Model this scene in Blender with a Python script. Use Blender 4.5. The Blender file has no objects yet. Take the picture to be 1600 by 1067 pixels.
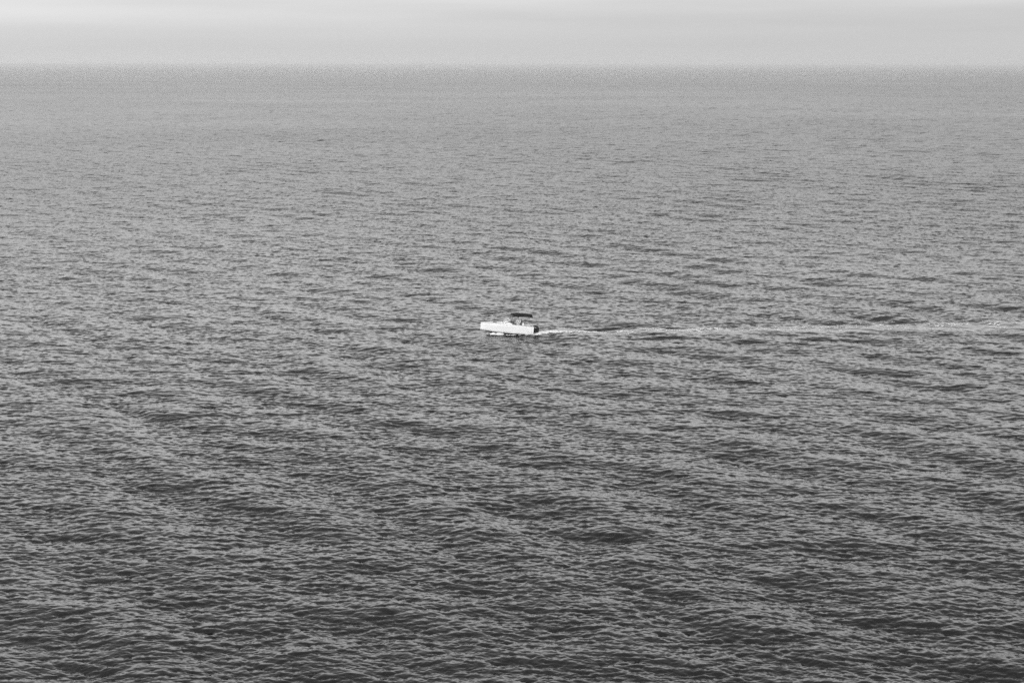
import bpy, bmesh, math, random
import numpy as np
from mathutils import Vector, Matrix, Euler
R = math.radians
sc = bpy.context.scene
col = sc.collection

# ------------------------------------------------------------------ camera
CAM_H = 35.0
LENS = 56.0
FPX = LENS / 36.0 * 1600.0          # focal length in photograph pixels
HORIZON = 102.0                     # photograph row of the horizon
PITCH = math.atan((533.5 - HORIZON) / FPX)
cam_d = bpy.data.cameras.new('camera')
cam_d.lens = LENS
cam_d.sensor_width = 36.0
cam_d.clip_start = 0.5
cam_d.clip_end = 400000.0
cam = bpy.data.objects.new('camera', cam_d)
cam.location = (0, 0, CAM_H)
ROLL = R(0.10)
cam.rotation_mode = 'QUATERNION'
cam.rotation_quaternion = (Matrix.Rotation(R(90) - PITCH, 4, 'X') @ Matrix.Rotation(ROLL, 4, 'Z')).to_quaternion()
col.objects.link(cam)
sc.camera = cam

def ground_at(px, py):
    """place on the sea (z=0) seen at photograph pixel px,py"""
    v = Vector(((px - 800) / FPX, -(py - 533.5) / FPX, -1.0))
    d = cam.rotation_quaternion @ v
    t = -CAM_H / d.z
    return Vector((d.x * t, d.y * t, 0.0))

# ------------------------------------------------------------------ sky
SUN_EL, SUN_AZ = 27.0, 200.0        # azimuth clockwise from +Y: the sun is behind the camera, to the left
w = bpy.data.worlds.new('World')
sc.world = w
w.use_nodes = True
nt = w.node_tree
nt.nodes.clear()
def N(t, kind, **kw):
    n = t.nodes.new(kind)
    for k, v in kw.items():
        setattr(n, k, v)
    return n
def math_node(t, op, a, b=None, c=None, clamp=False):
    n = t.nodes.new('ShaderNodeMath'); n.operation = op; n.use_clamp = clamp
    for i, x in enumerate((a, b, c)):
        if x is None: continue
        if isinstance(x, (int, float)): n.inputs[i].default_value = x
        else: t.links.new(x, n.inputs[i])
    return n.outputs[0]
sky = N(nt, 'ShaderNodeTexSky', sky_type='NISHITA')
sky.sun_disc = False
sky.sun_elevation = R(SUN_EL)
sky.sun_rotation = R(SUN_AZ)
sky.dust_density = 3.0
bw = N(nt, 'ShaderNodeRGBToBW')
nt.links.new(sky.outputs[0], bw.inputs[0])
tc = N(nt, 'ShaderNodeTexCoord')
sep = N(nt, 'ShaderNodeSeparateXYZ')
nt.links.new(tc.outputs['Generated'], sep.inputs[0])
X, Y, Z = sep.outputs
M = lambda *a, **k: math_node(nt, *a, **k)
# overcast layer: level ramps up with elevation, a soft cloud base a degree above the horizon
ramp = N(nt, 'ShaderNodeValToRGB')
cr = ramp.color_ramp
cr.interpolation = 'EASE'
pts = [(0.0, 6.1), (0.012, 5.9), (0.022, 6.1), (0.040, 7.0), (0.08, 12.0), (0.22, 12.0), (0.40, 6.4), (0.6, 4.8), (1.0, 5.0)]
while len(cr.elements) < len(pts): cr.elements.new(0.5)
for e, (p, v) in zip(cr.elements, pts):
    e.position = p; e.color = (v / 10, v / 10, v / 10, 1)
# cloud edge undulates slowly with direction
mp = N(nt, 'ShaderNodeMapping'); mp.inputs['Scale'].default_value = (3.0, 3.0, 30.0)
nt.links.new(tc.outputs['Generated'], mp.inputs[0])
n1 = N(nt, 'ShaderNodeTexNoise'); n1.inputs['Scale'].default_value = 1.6; n1.inputs['Detail'].default_value = 3.0
nt.links.new(mp.outputs[0], n1.inputs['Vector'])
wob = M('MULTIPLY', M('SUBTRACT', n1.outputs[0], 0.5), 0.012)
side = M('MULTIPLY', X, -0.022)                     # cloud base sits lower on the left
zz = M('ADD', M('ADD', M('MAXIMUM', Z, 0.0), M('MULTIPLY', M('ADD', wob, side), M('MULTIPLY', Z, 40.0, clamp=True))), 0.0, clamp=True)
nt.links.new(zz, ramp.inputs[0])
n2 = N(nt, 'ShaderNodeTexNoise'); n2.inputs['Scale'].default_value = 2.2; n2.inputs['Detail'].default_value = 4.0
mp2 = N(nt, 'ShaderNodeMapping'); mp2.inputs['Scale'].default_value = (1.6, 1.6, 26.0); mp2.inputs['Location'].default_value = (3.1, 0.4, 1.7)
nt.links.new(tc.outputs['Generated'], mp2.inputs[0]); nt.links.new(mp2.outputs[0], n2.inputs['Vector'])
mott = M('ADD', M('MULTIPLY', M('SUBTRACT', n2.outputs[0], 0.5), M('MULTIPLY', M('MAXIMUM', Z, 0.0), 11.0, clamp=True)), 1.0)
leftb = M('ADD', M('MULTIPLY', X, -0.16), 1.0)      # brighter to the left
behind = M('ADD', M('MULTIPLY', M('MAXIMUM', M('MULTIPLY', Y, -1.0), 0.0), 1.0), 1.0)   # brightest where the veiled sun is
cloud = M('MULTIPLY', M('MULTIPLY', M('MULTIPLY', ramp.outputs[0], 10.0), mott), M('MULTIPLY', leftb, behind))
tot = M('ADD', cloud, M('MULTIPLY', bw.outputs[0], 0.12))
bg = N(nt, 'ShaderNodeBackground')
bg.inputs['Strength'].default_value = 0.10
comb = N(nt, 'ShaderNodeCombineColor')
for i in range(3): nt.links.new(tot, comb.inputs[i])
nt.links.new(comb.outputs[0], bg.inputs['Color'])
out = N(nt, 'ShaderNodeOutputWorld')
nt.links.new(bg.outputs[0], out.inputs[0])

# ------------------------------------------------------------------ sun (veiled by cloud)
sl = bpy.data.lights.new('sun', 'SUN')
sl.energy = 1.65
sl.angle = R(12)
sun = bpy.data.objects.new('sun', sl)
az, el = R(SUN_AZ), R(SUN_EL)
sd = Vector((math.sin(az) * math.cos(el), math.cos(az) * math.cos(el), math.sin(el)))
sun.rotation_mode = 'QUATERNION'
sun.rotation_quaternion = sd.to_track_quat('Z', 'Y')
sun.location = (0, 0, 80)
col.objects.link(sun)

sc.view_settings.view_transform = 'Standard'
sc.view_settings.look = 'None'
sc.view_settings.exposure = 0.0
sc.view_settings.gamma = 1.0
sc.cycles.use_denoising = False
sc.cycles.max_bounces = 6
sc.cycles.volume_bounces = 1
sc.cycles.sample_clamp_indirect = 4.0

# ------------------------------------------------------------------ materials
def mat(name, g, rough=0.5, noise=0.0, scale=6.0, spec=0.5, metal=0.0, coat=0.0, bump=0.0):
    m = bpy.data.materials.new(name); m.use_nodes = True
    t = m.node_tree; b = t.nodes['Principled BSDF']
    b.inputs['Roughness'].default_value = rough
    b.inputs['Metallic'].default_value = metal
    b.inputs['Specular IOR Level'].default_value = spec
    b.inputs['Coat Weight'].default_value = coat
    b.inputs['Base Color'].default_value = (g, g, g, 1)
    tcn = N(t, 'ShaderNodeTexCoord')
    ns = N(t, 'ShaderNodeTexNoise'); ns.inputs['Scale'].default_value = scale; ns.inputs['Detail'].default_value = 5
    t.links.new(tcn.outputs['Object'], ns.inputs['Vector'])
    v = math_node(t, 'ADD', math_node(t, 'MULTIPLY', math_node(t, 'SUBTRACT', ns.outputs[0], 0.5), 2 * noise * g), g)
    c = N(t, 'ShaderNodeCombineColor')
    for i in range(3): t.links.new(v, c.inputs[i])
    t.links.new(c.outputs[0], b.inputs['Base Color'])
    if bump:
        bn = N(t, 'ShaderNodeBump'); bn.inputs['Distance'].default_value = bump
        t.links.new(ns.outputs[0], bn.inputs['Height']); t.links.new(bn.outputs[0], b.inputs['Normal'])
    return m
M_gel = mat('white_gelcoat', 0.80, 0.22, 0.04, 1.5, coat=0.4)
M_deck = mat('pale_deck', 0.74, 0.55, 0.08, 8)
M_bottom = mat('dark_bottom_paint', 0.025, 0.55, 0.2, 3)
M_black = mat('black_canvas', 0.016, 0.9, 0.25, 9, spec=0.15, bump=0.004)
M_tube = mat('black_tube', 0.025, 0.4, 0.1)
M_steel = mat('polished_steel', 0.6, 0.25, 0.05, metal=1.0)
M_stay = mat('grey_webbing', 0.35, 0.8, 0.05)
M_cowl = mat('black_cowling', 0.008, 0.3, 0.1, 4, spec=0.35, coat=0.1)
M_dash = mat('black_dashboard', 0.02, 0.5, 0.2, 8)
M_vinyl = mat('white_vinyl', 0.75, 0.5, 0.06, 10)
M_dvinyl = mat('dark_vinyl', 0.04, 0.55, 0.1, 10)
M_silver = mat('silver_trim', 0.75, 0.35, 0.05, metal=0.6)
M_skin = mat('skin', 0.38, 0.5, 0.08, 12)
M_hair = mat('dark_hair', 0.02, 0.6, 0.3, 40)
M_shirt = mat('light_shirt', 0.84, 0.8, 0.08, 9)
M_short = mat('pale_shorts', 0.50, 0.8, 0.1, 9)
M_foam = mat('foam', 0.82, 0.9, 0.12, 5, bump=0.03)
mg = bpy.data.materials.new('tinted_glass'); mg.use_nodes = True
gb = mg.node_tree.nodes['Principled BSDF']
gb.inputs['Base Color'].default_value = (0.75, 0.75, 0.75, 1)
gb.inputs['Roughness'].default_value = 0.05
gb.inputs['Alpha'].default_value = 0.22
gb.inputs['Specular IOR Level'].default_value = 0.5
M_glass = mg

# ------------------------------------------------------------------ wave fields (sums of many wave trains, by FFT)
rng = np.random.default_rng(11)
def wave_tile(L, Nn, lam_lo, lam_hi, wind, spread, slope_rms, seed, peak=None, extra=None):
    r = np.random.default_rng(seed)
    k1 = np.fft.fftfreq(Nn, L / Nn) * 2 * np.pi
    kx, ky = np.meshgrid(k1, k1, indexing='xy')
    k = np.hypot(kx, ky); k[0, 0] = 1e-6
    kh = 2 * np.pi / lam_lo; kl = 2 * np.pi / lam_hi
    Lw = (peak or lam_hi) / (2 * np.pi) * 0.85
    P = np.exp(-1.0 / (k * Lw) ** 2) / k ** 4
    band = 1 / (1 + np.exp(-(np.log(k) - np.log(kl)) / 0.08)) * 1 / (1 + np.exp((np.log(k) - np.log(kh)) / 0.08))
    wd = np.array(wind, float); wd /= np.hypot(*wd)
    c = (kx * wd[0] + ky * wd[1]) / k
    D = 0.05 + np.abs(c) ** spread
    P = P * band * D
    if extra:
        (ed, esp, elam, ebw, ew) = extra
        ed = np.array(ed, float); ed /= np.hypot(*ed)
        ce = np.abs((kx * ed[0] + ky * ed[1]) / k)
        Q = np.exp(-((np.log(k) - np.log(2 * np.pi / elam)) / ebw) ** 2) * ce ** esp * band / k ** 2
        P = P / (P * k * k).sum() + ew * Q / (Q * k * k).sum()
    P[0, 0] = 0
    P /= (P * k * k).sum()
    a = (r.standard_normal((Nn, Nn)) + 1j * r.standard_normal((Nn, Nn))) * np.sqrt(P)
    h = np.fft.ifft2(a)
    dx = np.fft.ifft2(-1j * a * kx / k).real; dy = np.fft.ifft2(-1j * a * ky / k).real
    sx = np.fft.ifft2(1j * a * kx).real; sy = np.fft.ifft2(1j * a * ky).real
    s = slope_rms / math.sqrt((sx ** 2 + sy ** 2).mean())
    return np.stack([h.real * s, dx * s, dy * s], -1).astype(np.float32)
# wave trains run towards the camera, a second swell crosses them from the right
TILES = []
for (L, lo, hi, wd, spd, sl_, seed, pk, ex, rot, lam) in (
        (1021.0, 1.9, 60.0, (0.28, 1.0), 3.0, 0.095, 1, 8.0, ((0.84, 0.54), 16, 11.0, 0.25, 0.50), 0.37, 6.0),
        (113.0, 0.40, 1.9, (0.12, 1.0), 2.5, 0.19, 2, None, None, -0.81, 1.0),
        (31.0, 0.14, 0.40, (-0.05, 1.0), 2.5, 0.24, 3, None, None, 1.23, 0.36)):
    c_, s_ = math.cos(rot), math.sin(rot)             # spectra are laid out in each tile's own turned frame
    turn = lambda v: (c_ * v[0] + s_ * v[1], -s_ * v[0] + c_ * v[1])
    if ex: ex = (turn(ex[0]),) + ex[1:]
    TILES.append(dict(L=L, N=1024, rot=rot, lam=lam, f=wave_tile(L, 1024, lo, hi, turn(wd), spd, sl_, seed, peak=pk, extra=ex)))
CHOP = 0.90
LEAN = 0.75                         # wind pushes the crests forward, towards the camera
def sample_tile(T, x, y):
    a = T['rot']; c, s = math.cos(a), math.sin(a)
    n = T['N']; q = n / T['L']
    u = (c * x + s * y) * q; v = (-s * x + c * y) * q
    iu = np.floor(u); iv = np.floor(v)
    fu = (u - iu).astype(np.float32)[..., None]; fv = (v - iv).astype(np.float32)[..., None]
    iu = iu.astype(np.int64) % n; iv = iv.astype(np.int64) % n
    iu1 = (iu + 1) % n; iv1 = (iv + 1) % n
    f = T['f']
    r = (f[iv, iu] * (1 - fu) + f[iv, iu1] * fu) * (1 - fv) + (f[iv1, iu] * (1 - fu) + f[iv1, iu1] * fu) * fv
    dx = c * r[..., 1] - s * r[..., 2]; dy = s * r[..., 1] + c * r[..., 2]
    return r[..., 0], dx, dy

def soft_tile(L, n, lam_lo, lam_hi, seed, std):
    r_ = np.random.default_rng(seed); k1 = np.fft.fftfreq(n, L / n); kx, ky = np.meshgrid(k1, k1)
    k = np.hypot(kx, ky); k[0, 0] = 1
    A = (1 / k ** 1.6) * (k > 1 / lam_hi) * (k < 1 / lam_lo)
    f = np.fft.ifft2(A * (r_.standard_normal((n, n)) + 1j * r_.standard_normal((n, n)))).real
    f = np.clip(f / f.std(), -2, 2) * std
    return np.stack([f, f * 0, f * 0], -1).astype(np.float32)
GUST = dict(L=2600.0, N=1024, rot=0.3, f=soft_tile(2600.0, 1024, 40.0, 700.0, 8, 0.14))

# ------------------------------------------------------------------ boat position and wake frame
BOAT_YAW = R(186.0)
stern = ground_at(831.5, 520.6)     # waterline under the middle of the transom
fwd = Vector((math.cos(BOAT_YAW), math.sin(BOAT_YAW)))
lft = Vector((-fwd.y, fwd.x))       # port, the side towards the camera
WAKE_YAW = R(185.0)
wf = (math.cos(WAKE_YAW), math.sin(WAKE_YAW)); wl = (-wf[1], wf[0])
def wake_uv(x, y):
    dx = x - stern.x; dy = y - stern.y
    u = -(dx * wf[0] + dy * wf[1]); v = dx * wl[0] + dy * wl[1]
    return u, v                      # u metres astern, v to port
def wake_height(x, y):
    u, v = wake_uv(x, y)
    up = np.clip(u + 4.0, 0.0, 400.0)
    av = np.abs(v)
    on = np.clip((u + 4.5) / 2.0, 0, 1)
    va = 0.9 + 0.165 * up + 0.5 * np.sin(up * 0.11)
    d = av - va
    lamw = 2.6 + 0.012 * up
    amp = np.where(v > 0, 0.14, 0.15) * np.exp(-up / 60.0) * np.clip(up / 14.0, 0.15, 1.0) * (0.65 + 0.5 * np.sin(up * 0.33 + np.where(v > 0, 0.4, 2.1)))
    h = amp * np.exp(-(d / (1.2 + 0.03 * up)) ** 2) * np.cos(2 * np.pi * (d + 0.10) / lamw)
    # outer diverging crests lie steeper across the wake
    d2 = av - (0.55 + 0.05 * up)
    h += 0.05 * np.exp(-up / 80.0) * np.exp(-(d2 / (1.0 + 0.06 * up)) ** 2) * np.cos(2 * np.pi * (0.8 * d2 - 0.35 * up) / 2.4)
    # hollow just behind the transom, hump after it
    uu = np.clip(u, -1, 60)
    h += np.exp(-(v / 1.0) ** 2) * (-0.04 * np.exp(-((uu - 0.6) / 1.0) ** 2) + 0.05 * np.exp(-((uu - 4.0) / 2.0) ** 2))
    # water heaped up under and beside the planing bottom
    h = h * on + 0.20 * np.exp(-((u + 4.4) / 1.6) ** 2) * np.exp(-(v / 1.3) ** 2) + 0.04 * np.exp(-((u + 1.5) / 2.0) ** 2) * np.exp(-((av - 1.2) / .5) ** 2)
    return h.astype(np.float32)
def wake_calm(x, y):
    u, v = wake_uv(x, y)
    up = np.clip(u, 0.01, 1e5)
    wdt = 1.0 + 0.040 * up
    return (np.clip((u + 0.5) / 2.0, 0, 1) * np.exp(-((v + 0.012 * up) / wdt) ** 4) * np.exp(-up / 160.0)).astype(np.float32)

def sea_surface(x, y, sp):
    """displaced position of the sea at rest position x,y; sp = local mesh spacing"""
    X_ = x.copy(); Y_ = y.copy(); Z_ = np.zeros_like(x)
    calm = wake_calm(x, y)
    miss = np.zeros_like(x)
    # gusts: patches of livelier and quieter water, drawn out across the view
    gu = 1.0 + 0.5 * sample_tile(GUST, x * 0.6, y)[0]
    near_boat = np.exp(-(((x - stern.x) / 9.0) ** 2 + ((y - stern.y) / 5.0) ** 2))
    for i, T in enumerate(TILES):
        h, dx, dy = sample_tile(T, x, y)
        wgt = 1.0 / (1.0 + (sp * 0.9 / T['lam']) ** 4)
        if i == 0: wgt = (1.0 / (1.0 + (sp / 14.0) ** 4)) * (1 - 0.40 * near_boat)
        if i == 1: wgt = 1.0 / (1.0 + (sp / 3.6) ** 4)
        if i > 0:
            miss = miss + (1 - wgt) * (0.5 if i == 1 else 0.5)
            wgt = wgt * gu * (1 - (0.65 if i == 1 else 0.7) * calm)
        Z_ = Z_ + h * wgt; X_ = X_ + (CHOP * dx - 0.15 * LEAN * h) * wgt; Y_ = Y_ + (CHOP * dy - LEAN * h) * wgt
    Z_ = Z_ + wake_height(x, y)
    return X_, Y_, Z_, calm, np.minimum(miss, 0.68) * (1 + 0.8 * (gu - 1))

# ------------------------------------------------------------------ sea mesh: one sheet to the horizon
def grow(a, b, first, rate):
    out_ = [a]; s = first
    while out_[-1] < b:
        out_.append(out_[-1] + s); s *= rate
    return out_
QUAL = 1.2
rs = [1.0, 6.0, 14.0, 24.0, 34.0] + list(np.arange(42.0, 84.0, 0.35))
r = 84.0
while r < 12000.0:
    rs.append(r); r += (0.00115 if r < 150 else 0.00135) * r / QUAL
while r < 120000.0:
    rs.append(r); r *= 1.05
rs = np.array(rs)
HALF = R(22.0)
nth = int(1200 * QUAL)
th = list(np.linspace(-HALF, HALF, nth))
ext = grow(HALF, math.pi, HALF * 2 / nth * 2, 1.06)[1:]
ext = [e for e in ext if e < math.pi - 0.05]
th = np.array([-e for e in reversed(ext)] + th + ext)   # angle from +Y; the ring is closed below
nr, nc = len(rs), len(th)
TH, RR = np.meshgrid(th, rs)
sp = np.gradient(rs)
SP = np.broadcast_to(sp[:, None], RR.shape)
cs = np.gradient(th)
SPc = RR * np.broadcast_to(cs[None, :], RR.shape)
SPm = np.maximum(SP, SPc * 0.6)
x0 = (RR * np.sin(TH)); y0 = (RR * np.cos(TH))
Vx = np.empty((nr, nc), np.float32); Vy = Vx.copy(); Vz = Vx.copy(); Vc = Vx.copy(); Vm = Vx.copy()
CH = 256
for i in range(0, nr, CH):
    s_ = slice(i, min(nr, i + CH))
    Vx[s_], Vy[s_], Vz[s_], Vc[s_], Vm[s_] = sea_surface(x0[s_], y0[s_], SPm[s_])
far = rs > 12000
Vz[far] = 0.0; Vx[far] = x0[far]; Vy[far] = y0[far]
co = np.stack([Vx, Vy, Vz], -1).reshape(-1, 3)
idx = np.arange(nr * nc, dtype=np.int32).reshape(nr, nc)
nxt = np.roll(idx, -1, axis=1)
q = np.stack([idx[:-1], idx[1:], nxt[1:], nxt[:-1]], -1).reshape(-1, 4)
q = q[:, ::-1]
# centre cap
c_i = len(co)
co = np.concatenate([co, [[0, 0, 0]]]).astype(np.float32)
tri = np.stack([np.full(nc, c_i, np.int32), nxt[0], idx[0]], -1)
me = bpy.data.meshes.new('sea')
me.vertices.add(len(co)); me.vertices.foreach_set('co', co.ravel())
nl = q.size + tri.size
me.loops.add(nl)
me.loops.foreach_set('vertex_index', np.concatenate([q.ravel(), tri.ravel()]).astype(np.int32))
me.polygons.add(len(q) + len(tri))
ls = np.concatenate([np.arange(len(q)) * 4, q.size + np.arange(len(tri)) * 3]).astype(np.int32)
me.polygons.foreach_set('loop_start', ls)
me.update(calc_edges=True)
me.polygons.foreach_set('use_smooth', np.ones(len(me.polygons), bool))
at = me.attributes.new('calm', 'FLOAT', 'POINT'); at.data.foreach_set('value', np.append(Vc.ravel(), 0).astype(np.float32))
at = me.attributes.new('rough_lod', 'FLOAT', 'POINT'); at.data.foreach_set('value', np.append(Vm.ravel(), 0).astype(np.float32))
sea = bpy.data.objects.new('sea', me)
col.objects.link(sea)
sea['kind'] = 'structure'

ms = bpy.data.materials.new('sea_water'); ms.use_nodes = True
t = ms.node_tree; b = t.nodes['Principled BSDF']
b.inputs['Roughness'].default_value = 0.06
b.inputs['IOR'].default_value = 1.42
Mm = lambda *a, **k: math_node(t, *a, **k)
geo = N(t, 'ShaderNodeNewGeometry')
a_c = N(t, 'ShaderNodeAttribute', attribute_name='calm'); a_l = N(t, 'ShaderNodeAttribute', attribute_name='rough_lod')
def slope_noise(scale_xy, detail, eps, off):
    """gradient of a noise height field taken over a fixed distance in metres"""
    outs = []
    for o in ((0, 0), (eps, 0), (0, eps)):
        mpn = N(t, 'ShaderNodeMapping'); mpn.vector_type = 'POINT'
        mpn.inputs['Location'].default_value = ((o[0]) * scale_xy[0] + off, (o[1]) * scale_xy[1] + off * 0.7, off * 1.3)
        mpn.inputs['Scale'].default_value = (scale_xy[0], scale_xy[1], 1e-4)
        t.links.new(geo.outputs['Position'], mpn.inputs[0])
        nn = N(t, 'ShaderNodeTexNoise'); nn.inputs['Scale'].default_value = 1.0; nn.inputs['Detail'].default_value = detail
        nn.inputs['Roughness'].default_value = 0.62
        t.links.new(mpn.outputs[0], nn.inputs['Vector'])
        outs.append(nn.outputs[0])
    return Mm('DIVIDE', Mm('SUBTRACT', outs[1], outs[0]), eps), Mm('DIVIDE', Mm('SUBTRACT', outs[2], outs[0]), eps)
g1 = slope_noise((2.2, 4.5), 3.0, 0.03, 3.7)        # ripples of 10-40 cm
g2 = slope_noise((0.28, 0.75), 3.0, 0.25, 17.1)      # wavelets of 1-3 m, where the mesh is too coarse to carry them
notcalm = Mm('SUBTRACT', 1.0, Mm('MULTIPLY', a_c.outputs['Fac'], 0.6))
amp1 = Mm('MULTIPLY', Mm('MULTIPLY', Mm('ADD', Mm('MULTIPLY', a_l.outputs['Fac'], 0.01), 0.009), 1.0), notcalm)
amp2 = Mm('MULTIPLY', Mm('MULTIPLY', a_l.outputs['Fac'], 0.12), 1.0)
sx = Mm('ADD', Mm('MULTIPLY', g1[0], amp1), Mm('MULTIPLY', g2[0], amp2))
sy = Mm('ADD', Mm('MULTIPLY', g1[1], amp1), Mm('MULTIPLY', g2[1], amp2))
# slopes finer than the mesh widen the reflection
rgh = Mm('ADD', Mm('MULTIPLY', Mm('POWER', a_l.outputs['Fac'], 0.5), 0.30), 0.07)
t.links.new(rgh, b.inputs['Roughness'])
cx = N(t, 'ShaderNodeCombineXYZ')
t.links.new(Mm('MULTIPLY', sx, -1.0), cx.inputs[0]); t.links.new(Mm('MULTIPLY', sy, -1.0), cx.inputs[1])
va_ = N(t, 'ShaderNodeVectorMath', operation='ADD')
t.links.new(geo.outputs['Normal'], va_.inputs[0]); t.links.new(cx.outputs[0], va_.inputs[1])
vn = N(t, 'ShaderNodeVectorMath', operation='NORMALIZE'); t.links.new(va_.outputs[0], vn.inputs[0])
t.links.new(vn.outputs[0], b.inputs['Normal'])
base = Mm('ADD', Mm('MULTIPLY', a_c.outputs['Fac'], 0.14), 0.007)  # aerated wake water is paler; its bright sky reflection is painted in too
cc = N(t, 'ShaderNodeCombineColor')
for i in range(3): t.links.new(base, cc.inputs[i])
t.links.new(cc.outputs[0], b.inputs['Base Color'])
me.materials.append(ms)

# ------------------------------------------------------------------ helpers for things
def link(name, bm, m, parent=None, smooth=True, sharp=35):
    d = bpy.data.meshes.new(name)
    bmesh.ops.recalc_face_normals(bm, faces=bm.faces)
    bm.to_mesh(d); bm.free()
    if smooth:
        for p in d.polygons: p.use_smooth = True
        d.set_sharp_from_angle(angle=R(sharp))
    for x in (m if isinstance(m, (list, tuple)) else [m]): d.materials.append(x)
    o = bpy.data.objects.new(name, d); col.objects.link(o)
    if parent is not None: o.parent = parent
    return o
def box(bm, c, s, rot=None, bev=0.0, seg=2):
    mtx = Matrix.Translation(c) @ (rot.to_matrix().to_4x4() if rot else Matrix()) @ Matrix.Diagonal((s[0], s[1], s[2], 1))
    g = bmesh.ops.create_cube(bm, size=1.0, matrix=mtx)
    if bev:
        ed = list({e for v in g['verts'] for e in v.link_edges})
        bmesh.ops.bevel(bm, geom=ed, offset=bev, segments=seg, profile=0.6, affect='EDGES')
def tube(bm, pts, rad, n=8):
    pts = [Vector(p) for p in pts]; rings = []
    for i, p in enumerate(pts):
        d = (pts[min(i + 1, len(pts) - 1)] - pts[max(i - 1, 0)]).normalized()
        a = d.orthogonal().normalized() if i == 0 else (pa - d * pa.dot(d)).normalized()
        pa = a; bb = d.cross(a)
        rr = rad[i] if isinstance(rad, (list, tuple)) else rad
        rings.append([bm.verts.new(p + rr * (math.cos(2 * math.pi * k / n) * a + math.sin(2 * math.pi * k / n) * bb)) for k in range(n)])
    for A, B in zip(rings, rings[1:]):
        for k in range(n): bm.faces.new((A[k], A[(k + 1) % n], B[(k + 1) % n], B[k]))
    bm.faces.new(rings[0][::-1]); bm.faces.new(rings[-1])
def ell(bm, c, s, rot=None, u=20, v=12):
    mtx = Matrix.Translation(c) @ (rot.to_matrix().to_4x4() if rot else Matrix()) @ Matrix.Diagonal((s[0], s[1], s[2], 1))
    return bmesh.ops.create_uvsphere(bm, u_segments=u, v_segments=v, radius=1.0, matrix=mtx)
def loft(bm, secs, close_ring=False, cap=False):
    rows = [[bm.verts.new(p) for p in s] for s in secs]
    n = len(rows[0])
    for A, B in zip(rows, rows[1:]):
        for k in range(n if close_ring else n - 1):
            bm.faces.new((A[k], A[(k + 1) % n], B[(k + 1) % n], B[k]))
    if cap:
        bm.faces.new(rows[0]); bm.faces.new(rows[-1][::-1])
    return rows

# ------------------------------------------------------------------ motor boat.  local frame: +X bow, +Y port, z=0 the chine at the transom
boat = bpy.data.objects.new('motor_boat', None); col.objects.link(boat)
TRIM = R(5.6)
boat.location = (stern.x, stern.y, -0.09)
boat.rotation_euler = (0.0, -TRIM, BOAT_YAW)
boat['label'] = 'white open motor boat with plumb bow and black canopy, planing with bow raised'
boat['category'] = 'motor boat'
LOA = 6.95
def bs(x):                                        # half breadth at the sheer
    if x < 3.2: return 1.16 + 0.04 * math.sin(math.pi * x / 6.4)
    q_ = (x - 3.2) / (LOA - 3.2)
    return max(0.05, 1.20 * (1 - q_ ** 2.6))
def zs(x): return 1.05 - 0.10 * x / LOA + 0.16 * math.sin(math.pi * min(1.0, (x + 0.3) / 7.25)) ** 0.8
def bc(x):
    if x < 3.0: return 1.09
    q_ = (x - 3.0) / (LOA - 3.0)
    return max(0.02, 1.09 * (1 - q_ ** 1.9))
def zk(x):
    if x < 3.8: return -0.40
    return -0.40 * max(0.0, 1 - ((x - 3.8) / (LOA - 0.15 - 3.8)) ** 2.2)
XS = list(np.linspace(0, 4, 11)) + list(np.linspace(4.3, LOA, 16))
bm = bmesh.new()
secs = []
for x in XS:
    h = []
    for k in range(6):
        f = k / 5.0
        yy = bc(x) + (bs(x) - bc(x)) * (f ** 0.8)
        h.append((x, yy, zs(x) * f))
    secs.append(h)
for sgn in (1, -1):
    loft(bm, [[(p[0], p[1] * sgn, p[2]) for p in s] for s in secs])
# transom and stem plates
xt = 0.0
tr = [(xt, bc(0), 0)] + [(xt, p[1], p[2]) for p in secs[0][1:]]
loft(bm, [[(p[0], p[1], p[2]) for p in tr], [(p[0], 0.34, p[2]) for p in tr]])
loft(bm, [[(p[0], -p[1], p[2]) for p in tr], [(p[0], -0.34, p[2]) for p in tr]])
loft(bm, [[(0, 0.34, 0), (0, 0.34, 0.72)], [(0, -0.34, 0), (0, -0.34, 0.72)]])
st_ = secs[-1]
loft(bm, [[p for p in st_], [(p[0], -p[1], p[2]) for p in st_]])
bmesh.ops.remove_doubles(bm, verts=bm.verts, dist=0.002)
hull = link('hull', bm, M_gel, boat)
sol = hull.modifiers.new('thickness', 'SOLIDIFY'); sol.thickness = 0.03; sol.offset = -1
# bottom (V, dark), chine strip
bm = bmesh.new(); rows = []
for x in XS:
    k_ = (x, 0, zk(x)); c_ = bc(x)
    rows.append([(x, c_ - 0.004, -0.004), (x, c_ * 0.93, -0.05 if zk(x) < -0.1 else zk(x) * 0.45), (x, c_ * 0.5, zk(x) * 0.55), k_, (x, -c_ * 0.5, zk(x) * 0.55), (x, -c_ * 0.93, -0.05 if zk(x) < -0.1 else zk(x) * 0.45), (x, -c_ + 0.004, -0.004)])
loft(bm, rows)
bm.faces.new([bm.verts.new(p) for p in rows[0]])
bmesh.ops.remove_doubles(bm, verts=bm.verts, dist=0.001)
link('hull_bottom', bm, M_bottom, boat)
# rub rail round the sheer
for sgn in (1, -1):
    bm = bmesh.new()
    tube(bm, [(x, sgn * (bs(x) + 0.012), zs(x) - 0.03) for x in XS], 0.022, 8)
    link('rub_rail', bm, M_vinyl, boat)
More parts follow.
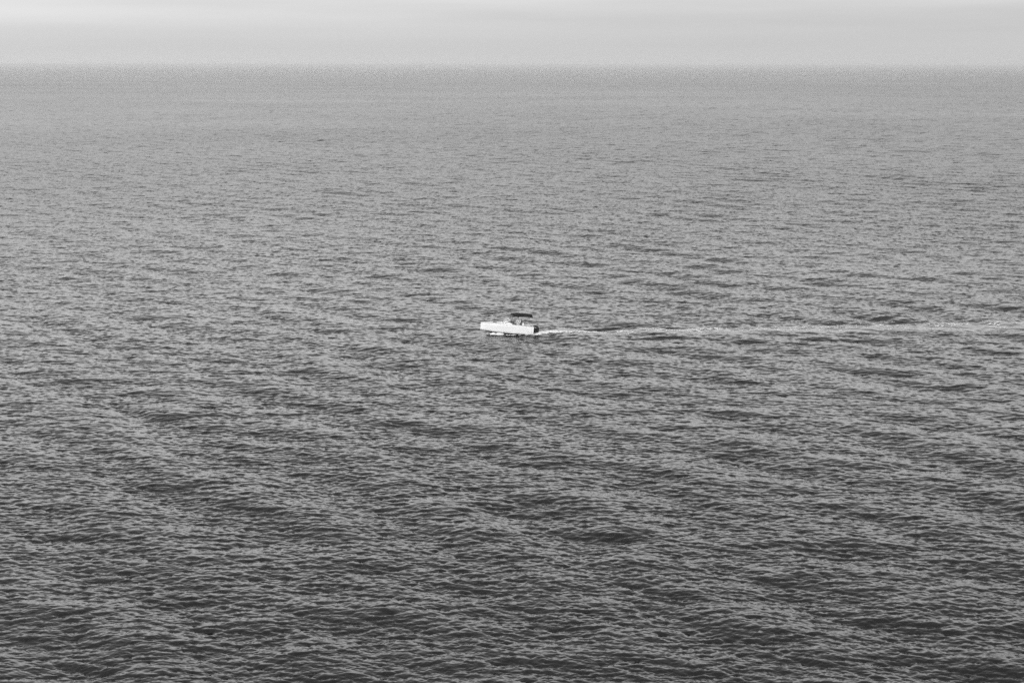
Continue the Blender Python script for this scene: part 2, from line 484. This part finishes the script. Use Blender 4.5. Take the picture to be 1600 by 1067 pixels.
# foredeck and gunwales (one moulding) and cockpit liner
bm = bmesh.new(); rows = []
XD = [x for x in XS if x >= 2.8] 
XD = [2.95] + [x for x in XD if x > 3.0]
for x in XD:
    w_ = bs(x) - 0.01
    rows.append([(x, w_ * f, zs(x) + 0.004 + 0.05 * (1 - f * f)) for f in (1, .75, .5, .25, 0, -.25, -.5, -.75, -1)])
loft(bm, rows)
for sgn in (1, -1):                                # side decks
    loft(bm, [[(x, sgn * (bs(x) - 0.01), zs(x) + 0.004), (x, sgn * (bs(x) - 0.10), zs(x) + 0.012), (x, sgn * (bs(x) - 0.19), zs(x) + 0.0)] for x in [0.0, 0.35] + [x for x in XS if 0.35 < x < 2.9] + [2.95]])
for sgn in (1, -1):
    loft(bm, [[(0.0, sgn * 1.0, zs(0) + .002), (0.32, sgn * 1.0, zs(0) + .002)], [(0.0, sgn * 0.34, zs(0) - .01), (0.32, sgn * 0.34, zs(0) - .01)]])
link('deck', bm, M_deck, boat)
bm = bmesh.new(); yi = 0.99; fl = 0.60
loft(bm, [[(0.32, yi, 1.06), (0.32, yi, fl), (0.32, -yi, fl), (0.32, -yi, 1.06)], [(2.98, yi + .02, 1.17), (2.98, yi + .02, fl), (2.98, -yi - .02, fl), (2.98, -yi - .02, 1.17)]])
loft(bm, [[(0.32, yi, fl), (0.32, yi, 1.04)], [(0.32, -yi, fl), (0.32, -yi, 1.04)]])
loft(bm, [[(2.98, yi, fl), (2.98, yi, 1.17)], [(2.98, -yi, fl), (2.98, -yi, 1.17)]])
link('cockpit_floor', bm, M_deck, boat)
# raised cuddy ahead of the helm
bm = bmesh.new()
def cud(x, ztop, hw):
    return [(x, hw + 0.10, zs(x) + 0.0), (x, hw + 0.04, zs(x) + (ztop - zs(x)) * .7), (x, hw - 0.06, ztop), (x, 0, ztop + .04), (x, -hw + .06, ztop), (x, -hw - .04, zs(x) + (ztop - zs(x)) * .7), (x, -hw - .10, zs(x))]
loft(bm, [cud(4.35, 1.18, .80), cud(4.0, 1.22, .90), cud(3.6, 1.36, .98), cud(3.3, 1.40, 1.0), cud(3.05, 1.37, 1.0), cud(2.88, 1.24, 1.0)], cap=True)
link('cuddy', bm, M_gel, boat)
# deck hatch, cleats, bow fitting
bm = bmesh.new(); box(bm, (5.1, 0, zs(5.1) + .075), (0.5, 0.5, 0.035), bev=0.012)
link('deck_hatch', bm, M_dash, boat)
for x, sgn in ((5.55, 1), (5.55, -1), (0.25, 1), (0.25, -1)):
    bm = bmesh.new(); y_ = sgn * (bs(x) - 0.10)
    tube(bm, [(x - .11, y_, zs(x) + .065), (x - .04, y_, zs(x) + .055), (x + .04, y_, zs(x) + .055), (x + .11, y_, zs(x) + .065)], [.011, .014, .014, .011])
    box(bm, (x - .035, y_, zs(x) + .028), (.02, .03, .05)); box(bm, (x + .035, y_, zs(x) + .028), (.02, .03, .05))
    link('cleat', bm, M_steel, boat)
bm = bmesh.new(); box(bm, (LOA - .06, 0, zs(LOA) + .03), (.20, .09, .04), bev=.015)
link('bow_fitting', bm, M_steel, boat)
bm = bmesh.new(); box(bm, (LOA + .012, 0, 0.55), (.03, .05, .12), bev=.01)
link('towing_eye', bm, M_steel, boat)
# through hull fittings and vent on the port quarter
bm = bmesh.new(); box(bm, (0.72, 1.125, 0.42), (.045, .05, .13), bev=.012); link('side_vent', bm, M_dash, boat)
bm = bmesh.new(); box(bm, (0.24, 1.115, 0.36), (.18, .05, .05), bev=.012); link('hull_outlet', bm, M_dash, boat)
bm = bmesh.new(); box(bm, (0.33, 1.165, 0.86), (.28, .02, .022), bev=.006); link('side_trim', bm, M_silver, boat)
# console
con = bpy.data.objects.new('console', None)
bm = bmesh.new()
prof = [(3.0, fl), (2.72, fl), (2.66, 1.1), (2.78, 1.34), (3.0, 1.44)]
for a_, b_ in ((-0.72, -0.02),):
    loft(bm, [[(p[0], a_, p[1]) for p in prof], [(p[0], b_, p[1]) for p in prof]], close_ring=True, cap=True)
cons = link('console', bm, M_gel, boat)
bm = bmesh.new()
loft(bm, [[(x_, y_, z_ + .06 * (1 - (y_ / .96) ** 2)) for y_ in np.linspace(.93, -.93, 9)] for x_, z_ in ((2.66, 1.36), (2.80, 1.42), (3.05, 1.47), (3.40, 1.46), (3.46, 1.44))])
dash = link('dashboard', bm, M_dash, boat); sm_ = dash.modifiers.new('t', 'SOLIDIFY'); sm_.thickness = .03
bm = bmesh.new()
WC = Vector((2.54, -0.36, 1.34)); ax = Vector((-0.80, 0, 0.60)).normalized(); ey = Vector((0, 1, 0)); ez = ax.cross(ey).normalized()
WR = 0.19
ring = [WC + WR * (math.cos(a) * ey + math.sin(a) * ez) for a in np.linspace(0, 2 * math.pi, 25)]
tube(bm, ring, .015, 8)
for a in (0.5, 2.6, 4.7): tube(bm, [WC - ax * .03, WC + WR * (math.cos(a) * ey + math.sin(a) * ez)], .01, 6)
tube(bm, [WC, WC - ax * 0.16], .03, 8)
link('steering_wheel', bm, M_dash, cons)
# windscreen: raked glass in a frame, wrapping round to the sides
ws_lo = [(3.25, .99, 1.33), (3.75, .96, 1.33), (4.02, .70, 1.24), (4.10, 0, 1.26), (4.02, -.70, 1.24), (3.75, -.96, 1.33), (3.25, -.99, 1.33)]
ws_hi = [(3.02, .90, 1.74), (3.18, .88, 1.78), (3.26, .60, 1.80), (3.30, 0, 1.81), (3.26, -.60, 1.80), (3.18, -.88, 1.78), (3.02, -.90, 1.74)]
bm = bmesh.new(); loft(bm, [ws_lo, ws_hi])
gl = link('windscreen', bm, M_glass, boat, sharp=80)
bm = bmesh.new(); tube(bm, ws_hi, .02); 
link('windscreen_frame', bm, M_silver, gl)
bm = bmesh.new(); tube(bm, ws_lo, .022); link('windscreen_seal', bm, M_tube, gl)
for sgn in (1, -1):
    bm = bmesh.new(); tube(bm, [(3.98, sgn * .80, 1.24), (3.16, sgn * .90, 1.80)], .024); link('windscreen_pillar', bm, M_silver, gl)
# canopy: cambered canvas on a black tube frame
bm = bmesh.new(); rows = []
prof_c = [(3.00, 2.46, .88), (2.92, 2.49, .97), (2.6, 2.54, 1.02), (2.0, 2.60, 1.03), (1.2, 2.63, 1.03), (0.6, 2.60, 1.0), (0.34, 2.55, .95), (0.22, 2.49, .86)]
for x, z, hw in prof_c:
    rows.append([(x, hw * s_, z - 0.16 * abs(s_) ** 2.6 - (0.15 if abs(s_) == 1 else 0)) for s_ in (-1, -.97, -.8, -.55, -.28, 0, .28, .55, .8, .97, 1)])
loft(bm, rows)
can = link('canopy', bm, M_black, boat, sharp=70)
so = can.modifiers.new('t', 'SOLIDIFY'); so.thickness = 0.11; so.offset = -1
sb = can.modifiers.new('s', 'SUBSURF'); sb.levels = 1; sb.render_levels = 2
for x_ in (2.75, 1.9, 0.9, .35):
    bm = bmesh.new(); tube(bm, [(x_, y_, (2.40 if x_ > 2.5 else 2.46) - .11 * abs(y_ / .95) ** 2.4) for y_ in np.linspace(-.95, .95, 11)], .016)
    link('canopy_bow', bm, M_tube, can)
for sgn in (1, -1):
    bm = bmesh.new(); tube(bm, [(3.16, sgn * .93, 1.30), (3.05, sgn * .93, 1.76), (2.80, sgn * .93, 2.38)], .034); link('canopy_post', bm, M_tube, boat)
    bm = bmesh.new(); tube(bm, [(3.24, sgn * .88, 1.78), (2.95, sgn * .86, 2.38)], .026); link('canopy_post', bm, M_tube, boat)
    bm = bmesh.new(); tube(bm, [(1.45, sgn * 1.06, 1.18), (0.42, sgn * .93, 2.40)], .007); link('canopy_stay', bm, M_stay, boat)
    bm = bmesh.new(); tube(bm, [(2.2, sgn * 1.06, 1.18), (1.95, sgn * .97, 2.42)], .006); link('canopy_stay', bm, M_stay, boat)
# helm seat
def seat(x, y, hgt, dark, wdt=.52):
    bm = bmesh.new(); box(bm, (x, y, (fl + hgt - .1) / 2), (.30, wdt * .7, hgt - .1 - fl), bev=.03)
    p_ = link('seat', bm, M_gel, boat)
    bm = bmesh.new(); box(bm, (x, y, hgt - .05), (.46, wdt, .11), bev=.04, seg=3); link('seat_cushion', bm, M_vinyl, p_)
    bm = bmesh.new(); box(bm, (x - .27, y, hgt + .27), (.10, wdt, .50), Euler((0, R(-10), 0)), bev=.04, seg=3); link('backrest', bm, M_dvinyl if dark else M_vinyl, p_)
    return p_
seat(2.0, -.36, 1.24, False)
seat(1.94, .40, 1.12, True)
bm = bmesh.new(); box(bm, (.62, 0, .72), (.5, 1.7, .30), bev=.03); ab = link('aft_bench', bm, M_gel, boat)
bm = bmesh.new(); box(bm, (.64, 0, .90), (.48, 1.66, .10), bev=.04, seg=3); link('bench_cushion', bm, M_vinyl, ab)
# galley block behind the seats: white locker with a dark frame
bm = bmesh.new(); box(bm, (1.40, -.05, 1.00), (.24, 1.2, .78), bev=.04); lk = link('wet_bar', bm, M_gel, boat)
bm = bmesh.new(); tube(bm, [(1.50, .50, 1.38), (1.58, .50, 1.78), (1.58, -.60, 1.78), (1.50, -.60, 1.38)], .028); link('grab_rail', bm, M_tube, lk)
# outboard
ob = bpy.data.objects.new('outboard_motor', None); col.objects.link(ob); ob.parent = boat; ob.location = (0, 0, 0)
bm = bmesh.new(); rings = []
cow = [(.24, .30, .155, -.42), (.27, .36, .19, -.42), (.42, .415, .225, -.43), (.70, .44, .245, -.44), (.90, .42, .24, -.43), (1.04, .36, .21, -.41), (1.12, .26, .155, -.38), (1.155, .13, .08, -.36)]
for z, a_, b_, cx_ in cow:
    rings.append([(cx_ + a_ * math.copysign(abs(math.cos(q_)) ** .75, math.cos(q_)), b_ * math.copysign(abs(math.sin(q_)) ** .75, math.sin(q_)), z + .12 * (cx_ + a_ * math.cos(q_) + .4) * (z > .3)) for q_ in np.linspace(0, 2 * math.pi, 29)[:-1]])
loft(bm, rings, close_ring=True, cap=True)
ccw = link('cowling', bm, M_cowl, ob, sharp=50)
for sgn in (1, -1):
    bm = bmesh.new(); box(bm, (-.30, sgn * .238, .86), (.22, .012, .035), Euler((0, R(14), 0)), bev=.005); link('cowling_stripe', bm, M_silver, ccw)
bm = bmesh.new()
loft(bm, [[(-.36 + a_ * math.cos(q_), b_ * math.sin(q_), z) for q_ in np.linspace(0, 2 * math.pi, 17)[:-1]] for z, a_, b_ in ((.26, .24, .12), (.05, .20, .10), (-.3, .17, .07), (-.62, .16, .045), (-.80, .12, .02))], close_ring=True, cap=True)
box(bm, (-.50, 0, -.33), (.44, .30, .02), bev=.006)
tube(bm, [(-.10, 0, -.55), (-.2, 0, -.55), (-.5, 0, -.55), (-.62, 0, -.55)], [.02, .07, .075, .05], 12)
leg_ = link('lower_unit', bm, M_cowl, ob)
bm = bmesh.new()
for k in range(3):
    a = k * 2 * math.pi / 3
    box(bm, (-.66, .11 * math.cos(a), -.55 + .11 * math.sin(a)), (.02, .13, .09), Euler((a, .3, 0)), bev=.008)
link('propeller', bm, M_steel, leg_)
bm = bmesh.new(); box(bm, (-.06, 0, .50), (.16, .34, .42), bev=.02); box(bm, (-.14, 0, .30), (.14, .24, .3), bev=.02); link('mounting_bracket', bm, M_tube, ob)
# stern rail
bm = bmesh.new(); tube(bm, [(.55, 1.02, 1.10), (.52, 1.02, 1.22), (.16, 1.0, 1.22), (.12, 1.0, 1.07)], .014); link('stern_rail', bm, M_steel, boat)

# ------------------------------------------------------------------ helmsman (local frame of the boat; placed by the same transform)
def skin_mesh(chains, res=1):
    """chains: lists of (point, radius); the first point of a chain may repeat an earlier one"""
    bm = bmesh.new(); lay = bm.verts.layers.skin.verify(); seen = {}
    for ch in chains:
        prev = None
        for p, rad in ch:
            key = tuple(round(c, 4) for c in p)
            v = seen.get(key)
            if v is None:
                v = bm.verts.new(p); v[lay].radius = (rad, rad) if not isinstance(rad, tuple) else rad; seen[key] = v
                if len(seen) == 1: v[lay].use_root = True
            if prev is not None and prev is not v and not bm.edges.get((prev, v)): bm.edges.new((prev, v))
            prev = v
    d = bpy.data.meshes.new('tmp'); bm.to_mesh(d); bm.free()
    o = bpy.data.objects.new('tmp', d); col.objects.link(o)
    mo = o.modifiers.new('skin', 'SKIN'); mo.use_smooth_shade = True
    s2 = o.modifiers.new('ss', 'SUBSURF'); s2.levels = res; s2.render_levels = res
    dg = bpy.context.evaluated_depsgraph_get()
    rm = bpy.data.meshes.new_from_object(o.evaluated_get(dg))
    bpy.data.objects.remove(o)
    return rm
person = bpy.data.objects.new('person', None); col.objects.link(person)
px_, py_ = 2.02, -.36
hipz = 1.27
P = lambda x, y, z: (px_ + x, py_ + y, z)
pel = P(-.06, 0, hipz); chest = P(-.06, 0, hipz + .34); neck0 = P(-.03, 0, hipz + .52); neck = P(0, 0, hipz + .60)
chains = [[(pel, .135), (P(-.07, 0, hipz + .16), .125), (chest, .145), (neck0, .075), (neck, .055), (P(.02, 0, hipz + .68), .06)]]
fing = []
for s in (1, -1):
    sh = P(-.04, s * .19, hipz + .46); elb = P(.16, s * .25, hipz + .20)
    a = 0.35 if s == 1 else math.pi - .35
    grip = WC + WR * (math.cos(a) * ey + math.sin(a) * ez)
    wri = grip + Vector((-.085, 0, .02)); palm = grip + Vector((-.035, 0, .022))
    chains.append([(neck0, .075), (P(-.04, s * .11, hipz + .47), .07), (sh, .06), (elb, .040), (tuple(wri), .026), (tuple(palm), .030)])
    for k, ln in enumerate((.9, 1.0, .95, .78)):
        o_ = Vector((0, (k - 1.5) * .020, 0))
        b0 = palm + o_ + Vector((.02, 0, .008))
        chains.append([(tuple(palm), .03), (tuple(b0), .010), (tuple(b0 + Vector((.030 * ln, 0, .002))), .009), (tuple(b0 + Vector((.042 * ln, 0, -.020))), .008), (tuple(b0 + Vector((.022 * ln, 0, -.038))), .007)])
    t0_ = palm + Vector((.0, -s * .028, -.004))
    chains.append([(tuple(palm), .03), (tuple(t0_), .011), (tuple(t0_ + Vector((.022, -s * .008, -.018))), .009), (tuple(t0_ + Vector((.034, 0, -.030))), .008)])
    knee = P(.42, s * .13, hipz + .02); ank = P(.50, s * .12, fl + .09)
    chains.append([(pel, .135), (P(.02, s * .09, hipz - .02), .095), (knee, .062), (P(.50, s * .125, fl + .33), .052), (ank, .036), (P(.56, s * .12, fl + .05), .036), (P(.69, s * .14, fl + .035), .026)])
rm = skin_mesh(chains, 1)
bm = bmesh.new(); bm.from_mesh(rm)
hc = Vector(P(.045, 0, hipz + .755))
ell(bm, hc, (.098, .076, .115)); ell(bm, hc + Vector((.035, 0, -.05)), (.062, .055, .065))
ell(bm, hc + Vector((.104, 0, -.012)), (.020, .013, .024), u=10, v=8)            # nose
for s in (1, -1):
    ell(bm, hc + Vector((-.005, s * .078, -.005)), (.018, .010, .030), u=10, v=8)  # ear
    ell(bm, hc + Vector((.085, s * .030, .030)), (.018, .020, .008), u=10, v=8)    # brow
ell(bm, hc + Vector((.090, 0, -.058)), (.012, .024, .007), u=10, v=8)            # lips
body = link('body', bm, M_skin, person, sharp=180)
rmh = body.modifiers.new('r', 'REMESH'); rmh.mode = 'VOXEL'; rmh.voxel_size = .007; rmh.use_smooth_shade = True
smm = body.modifiers.new('s', 'SMOOTH'); smm.iterations = 2; smm.factor = .5
for s in (1, -1):
    bm = bmesh.new(); ell(bm, hc + Vector((.089, s * .030, .014)), (.010, .012, .009), u=12, v=8)
    link('eye', bm, M_hair, body)
bm = bmesh.new(); ell(bm, hc + Vector((-.018, 0, .022)), (.104, .086, .114), u=24, v=16)
bmesh.ops.bisect_plane(bm, geom=bm.verts[:] + bm.edges[:] + bm.faces[:], plane_co=hc + Vector((.03, 0, .02)), plane_no=Vector((.75, 0, -.66)), clear_outer=True)
link('hair', bm, M_hair, person)
sh_ch = [[(pel, .152), (P(-.07, 0, hipz + .16), .165), (chest, .190), (P(-.04, 0, hipz + .50), .085)]]
for s in (1, -1): sh_ch.append([(P(-.04, 0, hipz + .50), .085), (P(-.04, s * .11, hipz + .47), .082), (P(-.04, s * .19, hipz + .46), .075), (P(.06, s * .22, hipz + .33), .066), (P(.16, s * .25, hipz + .20), .056), (P(.30, s * .24, hipz + .19), .045)])
d = skin_mesh(sh_ch, 1); bm = bmesh.new(); bm.from_mesh(d); shirt = link('shirt', bm, M_shirt, person, sharp=180)
sh_ch = [[(P(-.06, 0, hipz + .05), .150), (pel, .152)]]
for s in (1, -1): sh_ch.append([(pel, .152), (P(.02, s * .09, hipz - .02), .112), (P(.30, s * .12, hipz + .01), .086), (P(.41, s * .13, hipz + .015), .080)])
d = skin_mesh(sh_ch, 1); bm = bmesh.new(); bm.from_mesh(d); link('shorts', bm, M_short, person, sharp=180)
for s in (1, -1):
    bm = bmesh.new(); ell(bm, P(.62, s * .13, fl + .035), (.135, .05, .045)); link('shoe', bm, M_dvinyl, person)
person.location = boat.location; person.rotation_euler = boat.rotation_euler
# the thing's origin moves to the seat
off = boat.matrix_basis @ Vector(pel)
for ch in person.children: ch.location = -Vector(pel)
person.location = off
person['label'] = 'person in a light shirt seated at the helm under the black canopy'
person['category'] = 'person'

# ------------------------------------------------------------------ foam of the wake and the bow spray
def noise2(n, L, lam_lo, lam_hi, ax_ratio, seed):
    r_ = np.random.default_rng(seed)
    k1 = np.fft.fftfreq(n, L / n)
    kx, ky = np.meshgrid(k1 * ax_ratio, k1)
    k = np.hypot(kx, ky); k[0, 0] = 1
    A = (1 / k ** 1.1) * (k > 1 / lam_hi) * (k < 1 / lam_lo)
    f = np.fft.ifft2(A * (r_.standard_normal((n, n)) + 1j * r_.standard_normal((n, n)))).real
    return f / f.std()
NT = noise2(1024, 82.0, 0.2, 4.0, 2.2, 5)
NT2 = noise2(1024, 82.0, 0.16, 1.2, 1.2, 6)
def foam_sheet(name, u0, u1, v0, v1, cell, dens, thick, lab):
    us = np.arange(u0, u1, cell * 1.3); vs = np.arange(v0, v1, cell)
    U, V = np.meshgrid(us, vs)
    Xw = stern.x - U * wf[0] + V * wl[0]; Yw = stern.y - U * wf[1] + V * wl[1]
    dist = np.hypot(Xw, Yw)
    iu = (np.floor(U / 0.08).astype(int)) % 1024; iv = (np.floor(V / 0.08).astype(int)) % 1024
    nz = NT[iv, iu]; nz2 = NT2[iv, iu]
    D = dens(U, V)
    keep = (0.75 * nz + 0.95 * nz2) > D
    keep &= ~((U < 0.02) & (U > -2.6) & (np.abs(V) < 1.12))     # nothing inside the hull
    sx_, sy_, sz_, _, _ = sea_surface(Xw, Yw, np.full_like(Xw, .31))
    lift = 0.02 + thick(U, V) * np.clip(0.7 + 0.22 * nz2 + .15 * nz, 0, 1.5)
    jr = np.random.default_rng(3)
    P3 = np.stack([sx_ + jr.uniform(-.4, .4, U.shape) * cell, sy_ + jr.uniform(-.4, .4, U.shape) * cell, sz_ + lift], -1)
    kq = keep[:-1, :-1] & keep[1:, 1:]
    ids = np.arange(U.size).reshape(U.shape)
    Q = np.stack([ids[:-1, :-1][kq], ids[:-1, 1:][kq], ids[1:, 1:][kq], ids[1:, :-1][kq]], -1)
    used, inv = np.unique(Q, return_inverse=True)
    d = bpy.data.meshes.new(name)
    d.from_pydata(P3.reshape(-1, 3)[used].tolist(), [], inv.reshape(-1, 4).tolist())
    for p in d.polygons: p.use_smooth = True
    d.materials.append(M_foam)
    o = bpy.data.objects.new(name, d); col.objects.link(o)
    so_ = o.modifiers.new('t', 'SOLIDIFY'); so_.thickness = .02; so_.offset = -1
    o['kind'] = 'stuff'; o['label'] = lab; o['category'] = 'foam'
    return o
def dens_w(U, V):
    Uc = np.clip(U, 0, 500)
    c0 = 0.35 + 0.10 * np.sin(Uc * .5) - 0.025 * Uc                   # core of the propeller wash drifts
    core = np.exp(-((V - c0) / (0.75 + 0.012 * Uc)) ** 2)
    s_core = core * (0.2 + 1.5 * np.exp(-((Uc - 3.0) / 6.5) ** 2) + 1.0 * np.exp(-Uc / 14.0))
    wide = np.exp(-((V - .25 + 0.02 * Uc) / (.85 + 0.034 * Uc)) ** 4) * (1.45 * np.exp(-Uc / 30.0) * (1 - .45 * np.exp(-((Uc - 12) / 6.0) ** 2)) + 1.0)
    far_edge = 1.9 * np.exp(-((V + 0.7 + 0.045 * Uc) / (0.35 + .01 * Uc)) ** 2) * np.exp(-Uc / 150.0) * (Uc > 10)
    arm = 2.6 * np.exp(-((V + 1.0 + .165 * (Uc + 4) + .5 * np.sin((Uc + 4) * .11)) / .45) ** 2) * np.exp(-((Uc - 5.2) / 1.7) ** 2)
    return 2.9 - s_core - wide - far_edge - arm
foam_sheet('wake_foam', 0.0, 95.0, -6.5, 4.5, .07, dens_w, lambda U, V: 0.05 * np.exp(-((U - 3.5) / 4) ** 2) * np.exp(-(V / .8) ** 2) + .01, 'white churned foam trailing behind the outboard in a thinning streak')
def dens_b(U, V):
    a = np.abs(V) - (1.12 - 0.0 * U)
    near_ = np.clip((-U) / 5.6, 0, 1)                          # 0 stern .. 1 where the spray starts
    yc = 1.32 - 0.45 * np.clip((-U - 2.6) / 3.0, 0, 1)
    band = np.exp(-((np.abs(V) - yc) / (.16 + .34 * near_)) ** 2)
    return 2.6 - band * (1.1 + 3.0 * np.exp(-((U + 4.3) / 1.6) ** 4)) * (U > -5.9)
foam_sheet('bow_spray', -6.0, 0.3, -1.6, 1.6, .05, dens_b, lambda U, V: 0.20 * np.exp(-((U + 4.5) / 1.2) ** 2) * np.exp(-((np.abs(V) - .85) / .35) ** 2) + .02, 'low white spray thrown from under the raised bow along the hull')

# ------------------------------------------------------------------ far whitecaps
bm = bmesh.new(); rr_ = random.Random(4)
for (px, py) in ((309, 114), (346.5, 122.5), (286, 108.5), (325, 126.5), (317, 116.5), (895, 126.5), (958.5, 116.5), (966.5, 125.3), (900.5, 139.3), (39.5, 134), (18, 123), (340, 143.2)):
    c = ground_at(px, py); dd = c.length; s_ = dd / FPX
    for k in range(5):
        ell(bm, (c.x + rr_.uniform(-.5, .5) * s_, c.y + rr_.uniform(-2, 2) * s_, .35), (.55 * s_, 2.0 * s_, .42 * s_), u=8, v=5)
wc = link('whitecap', bm, M_foam); wc.name = 'whitecaps'
wc['kind'] = 'stuff'; wc['label'] = 'scattered tiny white breaking crests far out near the horizon'; wc['category'] = 'whitecaps'

# ------------------------------------------------------------------ haze
bm = bmesh.new()
box(bm, (0, 0, (CAM_H + 4 - 2.5) / 2), (260000, 260000, CAM_H + 4 + 2.5))
mh = bpy.data.materials.new('haze'); mh.use_nodes = True
th_ = mh.node_tree; th_.nodes.clear()
pv = N(th_, 'ShaderNodeVolumePrincipled'); mo_ = N(th_, 'ShaderNodeOutputMaterial')
pv.inputs['Color'].default_value = (0.97, 0.97, 0.97, 1)
pv.inputs['Density'].default_value = 0.00008
pv.inputs['Anisotropy'].default_value = 0.80
th_.links.new(pv.outputs[0], mo_.inputs['Volume'])
hz = link('haze', bm, mh, smooth=False)
hz['kind'] = 'stuff'; hz['label'] = 'thin pale sea haze fading the horizon'; hz['category'] = 'haze'
